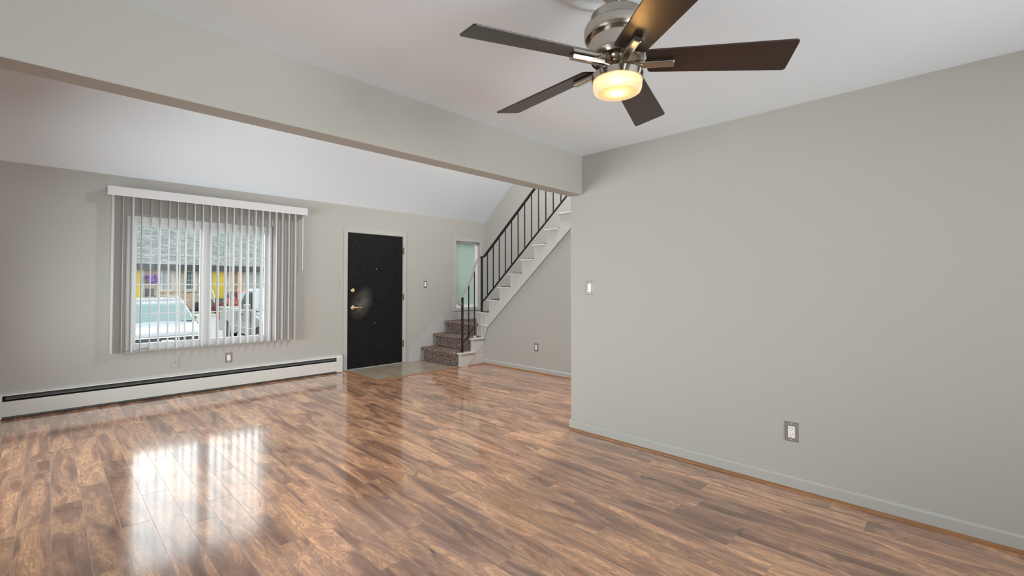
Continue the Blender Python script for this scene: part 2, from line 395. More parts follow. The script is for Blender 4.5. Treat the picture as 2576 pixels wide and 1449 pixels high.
# ---- left and rear walls behind the viewer, with added openings that let in light
PY0, PY1, PZ1 = .75, 2.15, 2.06
wl = MB().box(XL - T, XL, YR - T, PY0, -.2, 2.7).box(XL - T, XL, PY0, PY1, PZ1, 2.7).box(XL - T, XL, PY1, 3.2, -.2, 5.2).box(XL - T, XL, 3.2, 5.6, -.2, .4).box(XL - T, XL, 3.2, 5.6, 2.1, 5.2).box(XL - T, XL, 5.6, YA, -.2, 5.2).box(XL - T, XL, PY0, PY1, -.2, -.002)
struct(wl.build('wall_left', WALL))
RX0, RX1, RZ0, RZ1 = .0, 2.6, .65, 2.05
wr = MB().box(XL, RX0, YR - T, YR, -.2, 2.7).box(RX1, XB + .12, YR - T, YR, -.2, 2.7).box(RX0, RX1, YR - T, YR, -.2, RZ0).box(RX0, RX1, YR - T, YR, RZ1, 2.7)
struct(wr.build('wall_rear', WALL))
# ---- right wall
struct(MB().box(XB, XB + .115, YR - T, YBB, -.1, 2.7).build('wall_right', WALL, bevel=.004), 'greige wall on the right that ends at the hall')
# ---- header beam under the flat ceiling
struct(MB().box(XL, XB + .0005, YBF, YBB - .0005, ZB, 2.7).build('wall_header', WALL, bevel=.004), 'greige beam across the room between flat and sloped ceiling')
struct(MB().box(XL, XB + .115, YBB - .03, YBB, 2.6, 5.2).box(XB + .115, XC, 1.3, 1.4, -.1, 5.2).box(XB, XB + .115, 1.3, YBB, 2.6, 5.2).build('wall_upper', WALL))
# ---- stairwell walls
struct(MB().box(XC, XC + T, 1.3, YA + T, -.2, 5.2).build('wall_stairwell', WALL), 'greige wall behind the staircase')
# ---- ceilings
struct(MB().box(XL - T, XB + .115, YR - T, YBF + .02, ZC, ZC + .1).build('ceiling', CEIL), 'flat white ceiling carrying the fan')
sl = (3.04 - ZA) / (YA - 5.690)
yt = YA - (4.6 - ZA) / sl
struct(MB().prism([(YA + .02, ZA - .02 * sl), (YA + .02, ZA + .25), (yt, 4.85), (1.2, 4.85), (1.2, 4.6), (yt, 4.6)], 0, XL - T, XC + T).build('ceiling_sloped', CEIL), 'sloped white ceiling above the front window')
# ---- baseboards
struct(MB().prism([(XB + a, b + .002) for a, b in [(0, 0), (0, .082), (-.006, .080), (-.013, .068), (-.013, 0)]], 1, YR, YBB + .012).build('baseboard_right', BASEB, bevel=.002), 'painted baseboard along the right wall')
struct(MB().prism([(XB - .012, 0), (XB - .012, .015), (XB - .018, .0145), (XB - .026, .006), (XB - .027, 0)], 1, YR, YBB + .02).build('trim_3', SHOE), 'stained shoe molding along the right wall')
struct(MB().prism([(XS, 0), (XS, .075), (XS - .006, .073), (XS - .013, .062), (XS - .013, 0)], 1, 1.41, 5.44).build('baseboard_hall', BASEB, bevel=.002), 'painted baseboard under the stairs')
struct(MB().prism([(XS - .013, 0), (XS - .013, .015), (XS - .02, .014), (XS - .028, 0)], 1, 1.41, 5.43).prism([(5.425, 0), (5.425, .015), (5.415, .013), (5.41, 0)], 0, 4.55, XS - .014).build('trim_4', SHOE), 'stained shoe molding under the stairs')

# ================================================================ BIG WINDOW
win = sempty('window_1', 'white vinyl double window behind the vertical blind', (1.33, YA, WZ0))
def W(mb, name, mt, lab=None, **k):
    mb.xf(Matrix.Translation((-1.33, -YA, -WZ0))); return mb.build(name, mt, win, label=lab, **k)
y0, y1 = YA + .05, YA + .12
mb = MB().box(WX0, .655, y0, y1, WZ0, WZ1).box(2.0, WX1, y0, y1, WZ0, WZ1).box(.655, 2.0, y0, y1, WZ0, .575).box(.655, 2.0, y0, y1, 1.945, WZ1).box(1.292, 1.362, y0 - .008, y1, .575, 1.945)
W(mb, 'window_frame', WHITE, bevel=.004)
for (a, b, c, d) in ((.655, 1.292, .575, 1.945), (1.362, 2.0, .575, 1.945)):
    mb = MB(); s = .024
    mb.box(a, a + s, y0 + .012, y1 - .01, c, d).box(b - s, b, y0 + .012, y1 - .01, c, d).box(a + s, b - s, y0 + .012, y1 - .01, c, c + .03).box(a + s, b - s, y0 + .012, y1 - .01, d - .028, d)
    W(mb, 'sash', WHITE, bevel=.003)
    ga, gb, gc, gd = a + s, b - s, c + .03, d - .028
    W(MB().box(ga - .002, gb + .002, YA + .082, YA + .086, gc - .002, gd + .002), 'pane', GLASSF)
    mb = MB(); hw = .0065
    for i in (1, 2):
        x = ga + (gb - ga) * i / 3; mb.box(x - hw, x + hw, YA + .070, YA + .080, gc, gd)
    for z in (.930, 1.257, 1.595): mb.box(ga, gb, YA + .0705, YA + .0795, z - hw, z + hw)
    W(mb, 'muntin_grid', WHITE)
mb = MB().box(WX0 - .013, WX0, YA - .010, YA + .0, WZ0, WZ1 + .013).box(WX1, WX1 + .013, YA - .010, YA, WZ0, WZ1 + .013).box(WX0, WX1, YA - .010, YA, WZ1, WZ1 + .013)
W(mb, 'casing', TRIM, bevel=.002)
W(MB().box(.575, 2.098, YA - .022, YA + .05, WZ0 - .018, WZ0 + .002), 'window_sill', TRIM, bevel=.005, seg=3)
W(MB().box(.585, 2.085, YA - .005, YA, WZ0 - .045, WZ0 - .018), 'apron', WALL)
W(MB().box(.70, .80, YA + .045, YA + .052, .545, .553), 'sash_pull', mat('grey_pull', (.3, .3, .3), .5))

# ================================================================ VERTICAL BLIND
bl = thing('vertical_blind', 'white vertical blind with narrow vanes turned open across the big window', 'blind', (1.43, YA - .06, 2.19))
def Bp(mb, name, mt, **k):
    mb.xf(Matrix.Translation((-1.43, -(YA - .06), -2.19))); return mb.build(name, mt, bl, **k)
VALM = mat('valance_white', (.62, .62, .64), .4)
mb = MB().box(.42, 2.445, YA - .128, YA - .120, 2.188, 2.284).box(.42, .426, YA - .120, YA - .002, 2.192, 2.280).box(2.439, 2.445, YA - .120, YA - .002, 2.192, 2.280)
Bp(mb, 'valance', VALM, bevel=.002)
Bp(MB().box(.44, 2.42, YA - .085, YA - .040, 2.225, 2.27), 'head_rail', VALM)
ang = {0: -8, 1: -3, 2: -13, 3: -1, 4: 0, 5: -1, 6: -1.2, 7: -1.8, 8: -2, 9: -2.2, 9: -3.5, 10: -4, 11: -4, 12: -4, 13: -5, 14: -5.5, 15: -6, 16: -6.5, 17: -6.5, 18: -7.5, 19: -9, 20: -10.5, 21: -7, 22: -7, 23: -6}
for k in range(24):
    x = .466 + .0797 * k; a = math.radians(ang[k]); mb = MB(); n = 5; wv = .0445
    pr = []
    for i in range(n + 1):
        t = -1 + 2 * i / n; pr.append((t * wv, .004 * (1 - t * t)))
    v = []
    for (s, c) in pr:
        dx, dy = math.sin(a), math.cos(a)
        v.append((x + s * dx + c * dy, YA - .06 + s * dy - c * dx))
    zb_ = .531 + (.006 if 3 < k < 19 else 0)
    for (p, q2) in zip(v, v[1:]):
        nx, ny = (q2[1] - p[1]), -(q2[0] - p[0]); ln = math.hypot(nx, ny); nx, ny = nx / ln * .0005, ny / ln * .0005
        mb.quad(((p[0], p[1], zb_), (q2[0], q2[1], zb_), (q2[0], q2[1], 2.225), (p[0], p[1], 2.225)))
    bmesh.ops.remove_doubles(mb.bm, verts=mb.bm.verts, dist=1e-5)
    bmesh.ops.solidify(mb.bm, geom=list(mb.bm.faces), thickness=.0009)
    ov = Bp(mb, 'slat', SLAT)
Bp(MB().tube([(2.408, YA - .06, 2.225), (2.408, YA - .06, 1.45)], .005, 8), 'wand', PLASTIC, smooth=True)

# ================================================================ FRONT DOOR
dr = sempty('door_1', 'black front door in a painted frame', (DX0, YA, 0))
def D(mb, name, mt, par=None, lab=None, **k):
    mb.xf(Matrix.Translation((-DX0, -YA, 0))); return mb.build(name, mt, par or dr, label=lab, **k)
mb = MB().box(3.013, DX0, YA - .013, YA, 0, 2.098).box(DX1, 4.058, YA - .013, YA, 0.008, 2.098).box(DX0, DX1, YA - .013, YA, DZ1, 2.098)
D(mb, 'casing', TRIM, bevel=.004)
mb = MB().box(DX0, DX0 + .004, YA, YA + .1, 0, DZ1).box(DX1 - .004, DX1, YA, YA + .1, 0, DZ1).box(DX0, DX1, YA, YA + .1, DZ1 - .003, DZ1)
D(mb, 'jamb', TRIM)
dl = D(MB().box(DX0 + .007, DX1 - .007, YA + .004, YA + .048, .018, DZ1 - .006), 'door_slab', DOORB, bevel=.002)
D(MB().box(DX0, DX1, YA + .0, YA + .09, 0.0, .012), 'threshold', mat('scuffed_sill', (.05, .05, .05), .5, col2=(.75, .77, .78), nscale=42, detail=5))
for z in (1.797, 1.057, .312):
    mb = MB().tube([(DX1 - .001, YA - .002, z - .055), (DX1 - .001, YA - .002, z + .055)], .0075, 10).box(DX1 - .001, DX1 + .014, YA - .0145, YA - .012, z - .055, z + .055)
    D(mb, 'hinge', OLDBRASS)
def lathe_y(prof, c):   # profile (radius, outward) about an axis pointing into the room
    mb = MB(); mb.lathe([(r, h) for r, h in prof], 28)
    mb.xf(Matrix.Translation(c) @ Matrix.Rotation(PI / 2, 4, 'X')); return mb
yd = YA + .004
h = D(lathe_y([(0, -.002), (.034, -.002), (.034, .003), (.031, .008), (.024, .011), (.020, .013), (.013, .016), (.012, .040), (.010, .046), (0, .046)], (3.158, yd, .917)), 'handle', BRASS, smooth=True, lab='polished brass door lever on a round rose')
lv = [(3.158, yd - .042, .917), (3.175, yd - .048, .918), (3.205, yd - .050, .922), (3.235, yd - .050, .919), (3.262, yd - .050, .912), (3.282, yd - .050, .917), (3.288, yd - .050, .924)]
D(MB().tube(lv, [.011, .0095, .008, .0075, .0075, .007, .004], 10), 'lever', BRASS, par=None, smooth=True)
dbo = D(lathe_y([(0, -.002), (.033, -.002), (.033, .004), (.029, .010), (.022, .013), (.018, .020), (0, .021)], (3.158, yd, 1.172)), 'deadbolt', BRASS, smooth=True)
D(MB().box(3.153, 3.163, yd - .034, yd - .018, 1.155, 1.189), 'thumb_turn', BRASS, bevel=.002)
D(lathe_y([(0, -.001), (.008, -.001), (.007, .003), (.003, .004), (0, .003)], (3.539, yd, 1.497)), 'peephole', CHROME)
D(MB().box(3.515, 3.521, yd - .0015, yd + .001, .662, .688), 'strike_mark', CHROME)

# ================================================================ SIDELIGHT WINDOW
sw = sempty('window_2', 'narrow frosted window between the door and the stairs', (5.36, YA, SZ0))
def S(mb, name, mt, **k):
    mb.xf(Matrix.Translation((-5.36, -YA, -SZ0))); return mb.build(name, mt, sw, **k)
mb = MB().box(5.021, SX0, YA - .014, YA, .79, 2.098).box(SX1, 5.706, YA - .014, YA, .79, 2.098).box(SX0, SX1, YA - .014, YA, SZ1, 2.098).box(SX0, SX1, YA - .014, YA, .79, SZ0)
S(mb, 'casing', TRIM, bevel=.005)
mb = MB().box(SX0, 5.118, YA + .04, YA + .1, SZ0, SZ1).box(5.575, SX1 - .045, YA + .045, YA + .1, SZ0, SZ1).box(5.118, 5.575, YA + .04, YA + .1, SZ1 - .035, SZ1).box(5.118, 5.575, YA + .04, YA + .1, SZ0, SZ0 + .045)
mb.box(SX1 - .045, SX1, YA + .06, YA + .1, SZ0, SZ1)
S(mb, 'window_frame', WHITE, bevel=.003)
S(MB().box(5.118, 5.575, YA + .066, YA + .070, SZ0 + .045, SZ1 - .035), 'pane', FROST)
# unseen patio door, side and rear windows, added to let in light
pd = sempty('added_door_2', 'unseen sliding glass door added behind the viewer to let in light', (XL, PY0, 0))
mb = MB()
for (a, b) in ((PY0, 1.47), (1.43, PY1)):
    mb.box(XL - .12, XL - .06, a, a + .06, 0, PZ1).box(XL - .12, XL - .06, b - .06, b, 0, PZ1)
mb.box(XL - .12, XL - .06, PY0, PY1, 0, .06).box(XL - .12, XL - .06, PY0, PY1, PZ1 - .06, PZ1)
mb.xf(Matrix.Translation((-XL, -PY0, 0))); mb.build('door_frame', WHITE, pd)
MB().box(XL - .092, XL - .088, PY0 + .05, PY1 - .05, .05, PZ1 - .05).xf(Matrix.Translation((-XL, -PY0, 0))).build('pane', GLASSW, pd)
lw = sempty('added_window_4', 'unseen side window added left of the viewer to let in light', (XL, 3.2, .4))
mb = MB().box(XL - .12, XL - .06, 3.2, 3.25, .4, 2.1).box(XL - .12, XL - .06, 5.55, 5.6, .4, 2.1).box(XL - .12, XL - .06, 4.37, 4.43, .4, 2.1).box(XL - .12, XL - .06, 3.2, 5.6, .4, .45).box(XL - .12, XL - .06, 3.2, 5.6, 2.05, 2.1)
mb.xf(Matrix.Translation((-XL, -3.2, -.4))); mb.build('window_frame', WHITE, lw)
MB().box(XL - .092, XL - .088, 3.24, 5.56, .44, 2.06).xf(Matrix.Translation((-XL, -3.2, -.4))).build('pane', GLASSW, lw)
rw = sempty('added_window_3', 'unseen rear window added behind the viewer to let in light', (RX0, YR, RZ0))
mb = MB().box(RX0, RX0 + .05, YR - .12, YR - .06, RZ0, RZ1).box(RX1 - .05, RX1, YR - .12, YR - .06, RZ0, RZ1).box(RX0, RX1, YR - .12, YR - .06, RZ0, RZ0 + .05).box(RX0, RX1, YR - .12, YR - .06, RZ1 - .05, RZ1).box(1.27, 1.33, YR - .12, YR - .06, RZ0, RZ1)
mb.xf(Matrix.Translation((-RX0, -YR, -RZ0))); mb.build('window_frame', WHITE, rw)
MB().box(RX0 + .04, RX1 - .04, YR - .092, YR - .088, RZ0 + .04, RZ1 - .04).xf(Matrix.Translation((-RX0, -YR, -RZ0))).build('pane', GLASSW, rw)

# ================================================================ BASEBOARD HEATER
ht = thing('baseboard_heater', 'long painted baseboard heater on the floor below the big window', 'heater', (1.34, YA, 0))
def Hh(mb, name, mt, **k):
    mb.xf(Matrix.Translation((-1.34, -YA, 0))); return mb.build(name, mt, ht, **k)
HP = mat('heater_enamel', (.60, .60, .58), .35)
HX0, HX1 = -.285, 2.892; yf = YA - .070
Hh(MB().prism([(YA, .245), (YA, .01), (YA - .004, .01), (YA - .004, .236), (yf + .016, .226), (yf + .008, .218), (yf + .002, .219), (yf + .006, .231)], 0, HX0, HX1), 'back_panel', HP)
Hh(MB().prism([(yf, .026), (yf, .160), (yf + .003, .166), (yf + .006, .165), (yf + .003, .158), (yf + .003, .026)], 0, HX0, HX1), 'front_cover', HP, bevel=.001)
Hh(MB().prism([(yf + .006, .183), (yf + .006, .187), (YA - .022, .222), (YA - .022, .219)], 0, HX0 + .02, HX1 - .02), 'damper', mat('damper_metal', (.10, .10, .095), .4))
Hh(MB().box(HX0, HX1, YA - .050, YA - .004, .06, .150), 'heating_element', DARK)
Hh(MB().box(HX0, HX1, yf + .012, YA - .005, .151, .172).box(HX0, HX1, YA - .02, YA - .005, .172, .224), 'slot_shade', DARK)  # black boxes put into the slot as its painted shade
Hh(MB().box(HX0, HX1, YA - .050, YA - .004, .012, .022), 'lower_rail', mat('dusty_grey', (.12, .14, .135), .8))
for (a, b) in ((-.36, HX0), (HX1, 2.975)):
    Hh(MB().prism([(YA, .247), (YA, .006), (yf - .003, .006), (yf - .003, .219), (yf + .004, .234)], 0, a, b), 'end_cap', HP, bevel=.002)

# ================================================================ PLATES
def outlet_on(kind, label, loc, rz, cat, tone='metal', wd=.074, hh=.118, grp=None):
    """plate in local XZ facing -Y, centre at loc"""
    t = thing({'outlet': 'power_outlet', 'switch': 'light_switch', 'coax': 'cable_jack', 'blank': 'blank_wall_plate'}[kind], label, cat, loc, rz, grp)
    pm = PLATE if tone == 'metal' else WALL
    w2, h2, iw, ih = wd / 2, hh / 2, .0185, .0355
    mb = MB()
    if kind in ('outlet', 'switch'):
        o1 = [(-w2, 0, -h2), (w2, 0, -h2), (w2, 0, h2), (-w2, 0, h2)]
        o2 = [(-w2 + .004, -.006, -h2 + .004), (w2 - .004, -.006, -h2 + .004), (w2 - .004, -.006, h2 - .004), (-w2 + .004, -.006, h2 - .004)]
        i1 = [(-iw, -.006, -ih), (iw, -.006, -ih), (iw, -.006, ih), (-iw, -.006, ih)]
        i2 = [(x, -.001, z) for x, y, z in i1]
        L4 = [[mb.bm.verts.new(p) for p in r] for r in (o1, o2, i1, i2)]
        for a, b in zip(L4, L4[1:]):
            for i in range(4): mb.bm.faces.new((a[i], a[(i + 1) % 4], b[(i + 1) % 4], b[i]))
        mb.build('cover_plate', pm, t)
        if kind == 'outlet':
            face = MB().box(-iw + .0007, iw - .0007, -.0085, -.001, -ih + .0007, ih - .0007).build('socket_face', PLASTIC, t, bevel=.001)
            sl_ = MB()
            for s in (-1, 1):
                zc = s * .0175
                sl_.box(-.0075, -.0055, -.0092, -.0083, zc + .001, zc + .0095).box(.0055, .0073, -.0092, -.0083, zc + .002, zc + .009)
                sl_.box(-.0022, .0022, -.0092, -.0083, zc - .0085, zc - .0045)
            sl_.build('slots', DARK, face)
        else:
            MB().prism([(-.003, -ih + .001), (-.011, -ih + .001), (-.0075, 0), (-.0085, ih - .001), (-.003, ih - .001)], 0, -iw + .001, iw - .001).build('rocker', PLASTIC, t)
        for s in (-1, 1):
            MB().lathe([(0, 0), (.0034, 0), (.003, .0015), (0, .002)], 12).xf(Matrix.Translation((0, -.006, s * .0485)) @ Matrix.Rotation(PI / 2, 4, 'X')).build('screw', CHROME, t)
    else:
        mb.box(-w2, w2, -.004, 0, -h2, h2); mb.build('cover_plate', pm, t, bevel=.002)
        if kind == 'coax':
            MB().lathe([(0, 0), (.006, 0), (.005, .003), (.004, .009), (0, .009)], 12).xf(Matrix.Translation((0, -.004, 0)) @ Matrix.Rotation(PI / 2, 4, 'X')).build('jack', mat('jack_grey', (.16, .16, .15), .5), t)
        for s in (-1, 1):
            MB().lathe([(0, 0), (.003, 0), (.0025, .001), (0, .0014)], 12).xf(Matrix.Translation((0, -.004, s * .042)) @ Matrix.Rotation(PI / 2, 4, 'X')).build('screw', HP, t)
    return t
outlet_on('outlet', 'nickel-framed white outlet low on the front wall between window and heater', (1.561, YA, .362), 0, 'outlet')
outlet_on('coax', 'wall-coloured cable plate with a dark centre jack below the window', (1.0265, YA, .371), 0, 'wall plate', 'paint', .073, .126)
outlet_on('blank', 'painted-over blank plate on the wall left of the black door', (2.917, YA, 1.256), 0, 'wall plate', 'paint', .072, .11)
outlet_on('switch', 'nickel-framed light switch on the wall between black door and frosted window', (4.428, YA, 1.263), 0, 'light switch')
outlet_on('outlet', 'nickel-framed white outlet on the wall under the stairs', (XS, 4.335, .360), -PI / 2, 'outlet')
outlet_on('switch', 'nickel-framed light switch on the right wall near its free end', (XB, 2.238, 1.2255), -PI / 2, 'light switch')
outlet_on('outlet', 'nickel-framed white outlet low on the right wall, nearest the viewer', (XB, .7535, .350), -PI / 2, 'outlet')

# ================================================================ STAIRCASE
st = thing('staircase', 'carpeted staircase with white painted side turning up beside the front wall', 'staircase', (4.4, 5.45, 0))
def St(mb, name, mt, lab=None, **k):
    mb.xf(Matrix.Translation((-4.4, -5.45, 0))); return mb.build(name, mt, st, label=lab, **k)
RISE, RUN = .203, .238
# lower three steps climb towards +X
def carpet_profile(nx, xr, z0, z1, depth, r=.027, sgn=1):
    """riser at xr, bullnose reaching nx, tread running back to xr+depth"""
    p = [(xr, z0)]; p.append((xr, z1 - .055)); p.append((xr - .006, z1 - .045))
    cx, cz = nx + r, z1 - r
    for i in range(0, 7):
        a = -PI / 2 - i * PI / 6 * 1.0
        a = math.radians(250 - i * 26)
        p.append((cx + r * math.cos(a), cz + r * math.sin(a)))
    p.append((cx, z1)); p.append((xr + depth, z1)); p.append((xr + depth, z0))
    return p
zt = [.215, .42, .624]
for k in range(3):
    xr = 4.405 + .24 * k; nx = xr - .062
    dep = .25 if k < 2 else XC - .005 - xr
    z0 = 0.006 if k == 0 else zt[k - 1] - .01
    St(MB().prism(carpet_profile(nx, xr, z0, zt[k] + .012, dep), 1, 5.50 if k < 2 else 5.56, YA - .006), 'carpet_step', CARPET, smooth=True)
# landing corner carpet behind the stringer
# white painted end blocks on the open side (with projecting tread ends)
St(MB().box(4.415, 4.905, 5.437, 5.499, 0, .19).box(4.655, 4.905, 5.437, 5.499, .19, .392).box(4.87, 4.90, 5.437, 5.60, .39, .80), 'end_block', STAIRW, bevel=.002)
St(MB().box(4.383, 4.70, 5.408, 5.499, .19, .216), 'tread_end', STAIRW, bevel=.009, seg=3)
St(MB().box(4.623, 4.915, 5.408, 5.499, .392, .418), 'tread_end', STAIRW, bevel=.009, seg=3)
St(MB().box(4.862, 4.955, 5.32, 5.56, .592, .616).xf(Matrix.Identity(4)), 'tread_end', STAIRW, bevel=.009, seg=3)
St(MB().prism([(4.55, .0), (4.415, 0), (4.415, .19), (4.66, .19), (4.66, .392), (4.893, .392), (4.893, .335)], 1, 5.430, 5.4375), 'end_board', STAIRW, bevel=.0015)
St(MB().prism([(5.50, .59), (5.345, .59), (5.435, .405), (5.47, .405)], 0, 4.885, 4.896), 'bracket', STAIRW, bevel=.002)
# main flight climbs towards -Y
n_t = 14
nose = lambda k: 5.590 - RUN * (k - 4)
top = lambda k: .812 + RISE * (k - 4)
prof = []
for k in range(4, 4 + n_t):
    yr = nose(k) - .035
    prof += [(yr, top(k) - RISE), (yr, top(k) - .022)]
yl = nose(4 + n_t) ; prof.append((yl, top(3 + n_t) - .022)); 
sl_y = lambda y: .622 + (5.343 - y) * .8675
prof += [(yl, sl_y(yl)), (5.343, .622), (5.43, .54), (5.555, .54)]
St(MB().prism(prof, 0, 4.882, 4.955), 'stringer', STAIRW, bevel=.0015)
# molding strip under the stringer
mp_ = []
St(MB().prism([(5.375, .595), (yl, sl_y(yl) + .0), (yl, sl_y(yl) - .032), (5.375, .563)], 0, 4.876, 4.90), 'stringer_molding', STAIRW, bevel=.003)
for k in range(4, 4 + n_t):
    z = top(k); yn = nose(k)
    St(MB().box(4.862, 5.02, yn - RUN - .012, yn, z - .024, z), 'tread_end', STAIRW, bevel=.009, seg=3)
    yr = yn - .035
    pf = [(-q[0], q[1]) for q in carpet_profile(-(yn + .012) , -(yr + .012), z - RISE, z + .016, RUN + .02)]
    St(MB().prism(pf, 0, 4.957, XC - .03), 'carpet_step', CARPET, smooth=True)
# skirt boards on the walls
St(MB().prism([(4.249, 0.0), (4.249, .186), (4.728, .628), (4.705, .70), (XC - .002, .722), (XC - .002, .4), (4.6, 0)], 1, YA - .006, YA), 'skirt_board', TRIM, bevel=.0015)
St(MB().prism([(4.146, 0.0), (4.146, .216), (4.699, .712), (4.705, .70), (4.728, .628), (4.249, .186), (4.249, 0)], 1, YA - .004, YA), 'skirt_board', TRIM, bevel=.001)
St(MB().prism([(5.62, .60), (5.62, 1.02), (yl, 1.02 + (5.62 - yl) * RISE / RUN), (yl, .60 + (5.62 - yl) * RISE / RUN)], 0, XC - .012, XC), 'skirt_board', TRIM)
# wall below the stairs (structure)
us = MB().prism([(5.4365, 0), (5.4365, .50), (5.38, .575), (1.41, sl_y(1.41) - .02), (1.41, 0)], 0, XS, XS + .05).build('wall_under_stairs', WALL)
struct(us, 'greige wall below the staircase')

# ================================================================ STAIR RAILING
rl = thing('stair_railing', 'black iron stair railing with a bare metal lower handrail and thin balusters', 'railing', (4.47, 5.47, .216))
def Rr(mb, name, mt, lab=None, **k):
    mb.xf(Matrix.Translation((-4.47, -5.47, -.216))); return mb.build(name, mt, rl, label=lab, **k)
BARE = mat('worn_bare_metal', (.42, .39, .36), .4, metal=.6)
Rr(MB().box(4.456, 4.484, 5.456, 5.484, .214, 1.062), 'newel_post', BLKMETAL, bevel=.002)
Rr(MB().box(4.926, 4.954, 5.540, 5.568, .812, 1.695), 'newel_post', BLKMETAL, bevel=.002)
Rr(MB().tube([(4.452, 5.47, .965), (4.425, 5.47, .935), (4.402, 5.47, .955), (4.398, 5.47, .99), (4.41, 5.47, 1.02), (4.452, 5.471, 1.07), (4.58, 5.48, 1.225), (4.67, 5.495, 1.355), (4.74, 5.515, 1.475), (4.80, 5.535, 1.60), (4.845, 5.545, 1.675), (4.875, 5.552, 1.70), (4.905, 5.554, 1.706)], .01, 8, flat=(.016, .006)), 'lower_handrail', BARE, lab='worn silvery lower handrail', bevel=.003)
tr = lambda y: 1.722 + (5.475 - y) * .861
ye = 1.8
Rr(MB().tube([(4.905, 5.554, 1.706), (4.94, 5.554, 1.704), (4.94, 5.51, 1.706), (4.94, 5.475, 1.728), (4.94, ye, tr(ye))], .01, 8, flat=(.020, .011)), 'handrail', BLKMETAL, bevel=.003)
br = lambda y: 1.005 + (5.505 - y) * .8663
Rr(MB().tube([(4.94, 5.545, .990), (4.94, 5.52, .992), (4.94, 5.49, 1.012), (4.94, ye, br(ye))], .01, 8, flat=(.013, .008)), 'bottom_rail', BLKMETAL, bevel=.002)
yb = 5.415
while yb > ye:
    Rr(MB().box(4.934, 4.946, yb - .006, yb + .006, br(yb), tr(yb)), 'baluster', BLKMETAL); yb -= .1362
for (x, y, z0, z1) in ((4.60, 5.474, .435, 1.245), (4.745, 5.506, .44, 1.478)):
    Rr(MB().box(x - .0065, x + .0065, y - .0065, y + .0065, z0, z1), 'baluster', BLKMETAL)
Rr(MB().box(4.733, 4.757, 5.485, 5.515, .418, .452), 'baluster_foot', PLASTIC, bevel=.002)
Rr(MB().tube([(4.48, 5.472, .352), (4.61, 5.476, .478), (4.752, 5.506, .612)], .01, 8, flat=(.012, .006)), 'lower_bottom_rail', BLKMETAL)

# ================================================================ CEILING MEDALLION + FAN
FX, FY = 1.383, .8455
md = MB().lathe([(0, -.005), (.120, -.005), (.155, -.007), (.166, -.010), (.178, -.007), (.205, -.006), (.222, -.011), (.238, -.009), (.250, -.003), (.256, 0), (0, 0)], 72, (FX, FY, ZC)).build('ceiling_medallion', CEIL, smooth=True)
tag(md, 'round white molded medallion on the ceiling above the fan', 'ceiling medallion')
fn = thing('ceiling_fan', 'ceiling fan with five dark blades, brushed nickel motor and lit glass bowl', 'ceiling fan', (FX, FY, ZC - .01), 0)
def Fn(mb, name, mt, par=None, **k): return mb.build(name, mt, par or fn, **k)
zr = lambda z: z - (ZC - .01)
zf = lambda z: 1.25 + (z - 1.25) * .983 - (ZC - .01)
Fn(MB().lathe([(0, zr(2.350)), (.058, zr(2.350)), (.060, zr(2.30)), (.052, zr(2.262)), (.036, zr(2.250)), (.014, zr(2.248)), (0, zr(2.248))], 40), 'canopy', NICKEL, smooth=True)
Fn(MB().lathe([(0, zf(2.30)), (.0125, zf(2.30)), (.0125, zf(2.225)), (0, zf(2.225))], 24), 'downrod', NICKEL, smooth=True)
Fn(MB().lathe([(0, zf(2.242)), (.018, zf(2.242)), (.022, zf(2.232)), (.034, zf(2.222)), (.060, zf(2.218)), (.084, zf(2.211)), (.091, zf(2.204)), (.0935, zf(2.178)), (.097, zf(2.174)), (.110, zf(2.166)), (.1145, zf(2.156)), (.1145, zf(2.132)), (.110, zf(2.122)), (.097, zf(2.120)), (.098, zf(2.112)), (.098, zf(2.070)), (.096, zf(2.056)), (.090, zf(2.046)), (.080, zf(2.043)), (.072, zf(2.048)), (.060, zf(2.056)), (.040, zf(2.058)), (.034, zf(2.050)), (.034, zf(2.040)), (0, zf(2.040))], 72), 'motor_housing', NICKEL, smooth=True)
Fn(MB().lathe([(0, zf(2.058)), (.030, zf(2.058)), (.030, zf(2.030)), (.022, zf(2.028)), (.022, zf(1.998)), (0, zf(1.998))], 32), 'hub', NICKEL, smooth=True)
pit = math.radians(-14.8)
for k in range(5):
    a = math.radians(6.4 + 72 * k)
    M = Matrix.Rotation(a, 4, 'Z')
    MP = M @ Matrix.Translation((0, 0, zr(2.030))) @ Matrix.Rotation(pit, 4, 'X')
    mb = MB(); r0, ra, rb = .108, .533, .590
    # rounded outline: (r, t)
    def corner(c, p0, p1, r, n=4):
        c, p0, p1 = Vector(c), Vector(p0), Vector(p1); A = c + (p0 - c).normalized() * r; B = c + (p1 - c).normalized() * r
        return [tuple((A * (1 - t) ** 2 + c * 2 * t * (1 - t) + B * t * t)) for t in [i / n for i in range(n + 1)]]
    P = [(.097, -.033), (.562, .033), (.540, .169), (.097, .073)]; out = []
    for i in range(4): out += corner(P[i], P[i - 1], P[(i + 1) % 4], .012)
    mb.prism(out, 2, -.003, .003); mb.xf(MP)
    b_ = Fn(mb, 'blade', BLADE, bevel=.0012)
    mb = MB().prism([(-.014, -.004), (-.014, -.019), (-.010, -.023), (.010, -.023), (.014, -.019), (.014, -.004)], 0, .06, .188)
    mb.xf(MP @ Matrix.Translation((0, .005, 0)) @ Matrix.Rotation(math.radians(8), 4, 'Z'))
    mb2 = MB()
    Fn(mb, 'blade_iron', NICKEL, bevel=.002)
    mb = MB().prism([(-.012, zr(2.004)), (-.012, zr(2.024)), (.012, zr(2.024)), (.012, zr(2.004))], 0, .018, .085); mb.xf(M @ Matrix.Rotation(math.radians(9), 4, 'Z'))
    Fn(mb, 'blade_arm', NICKEL, bevel=.003)
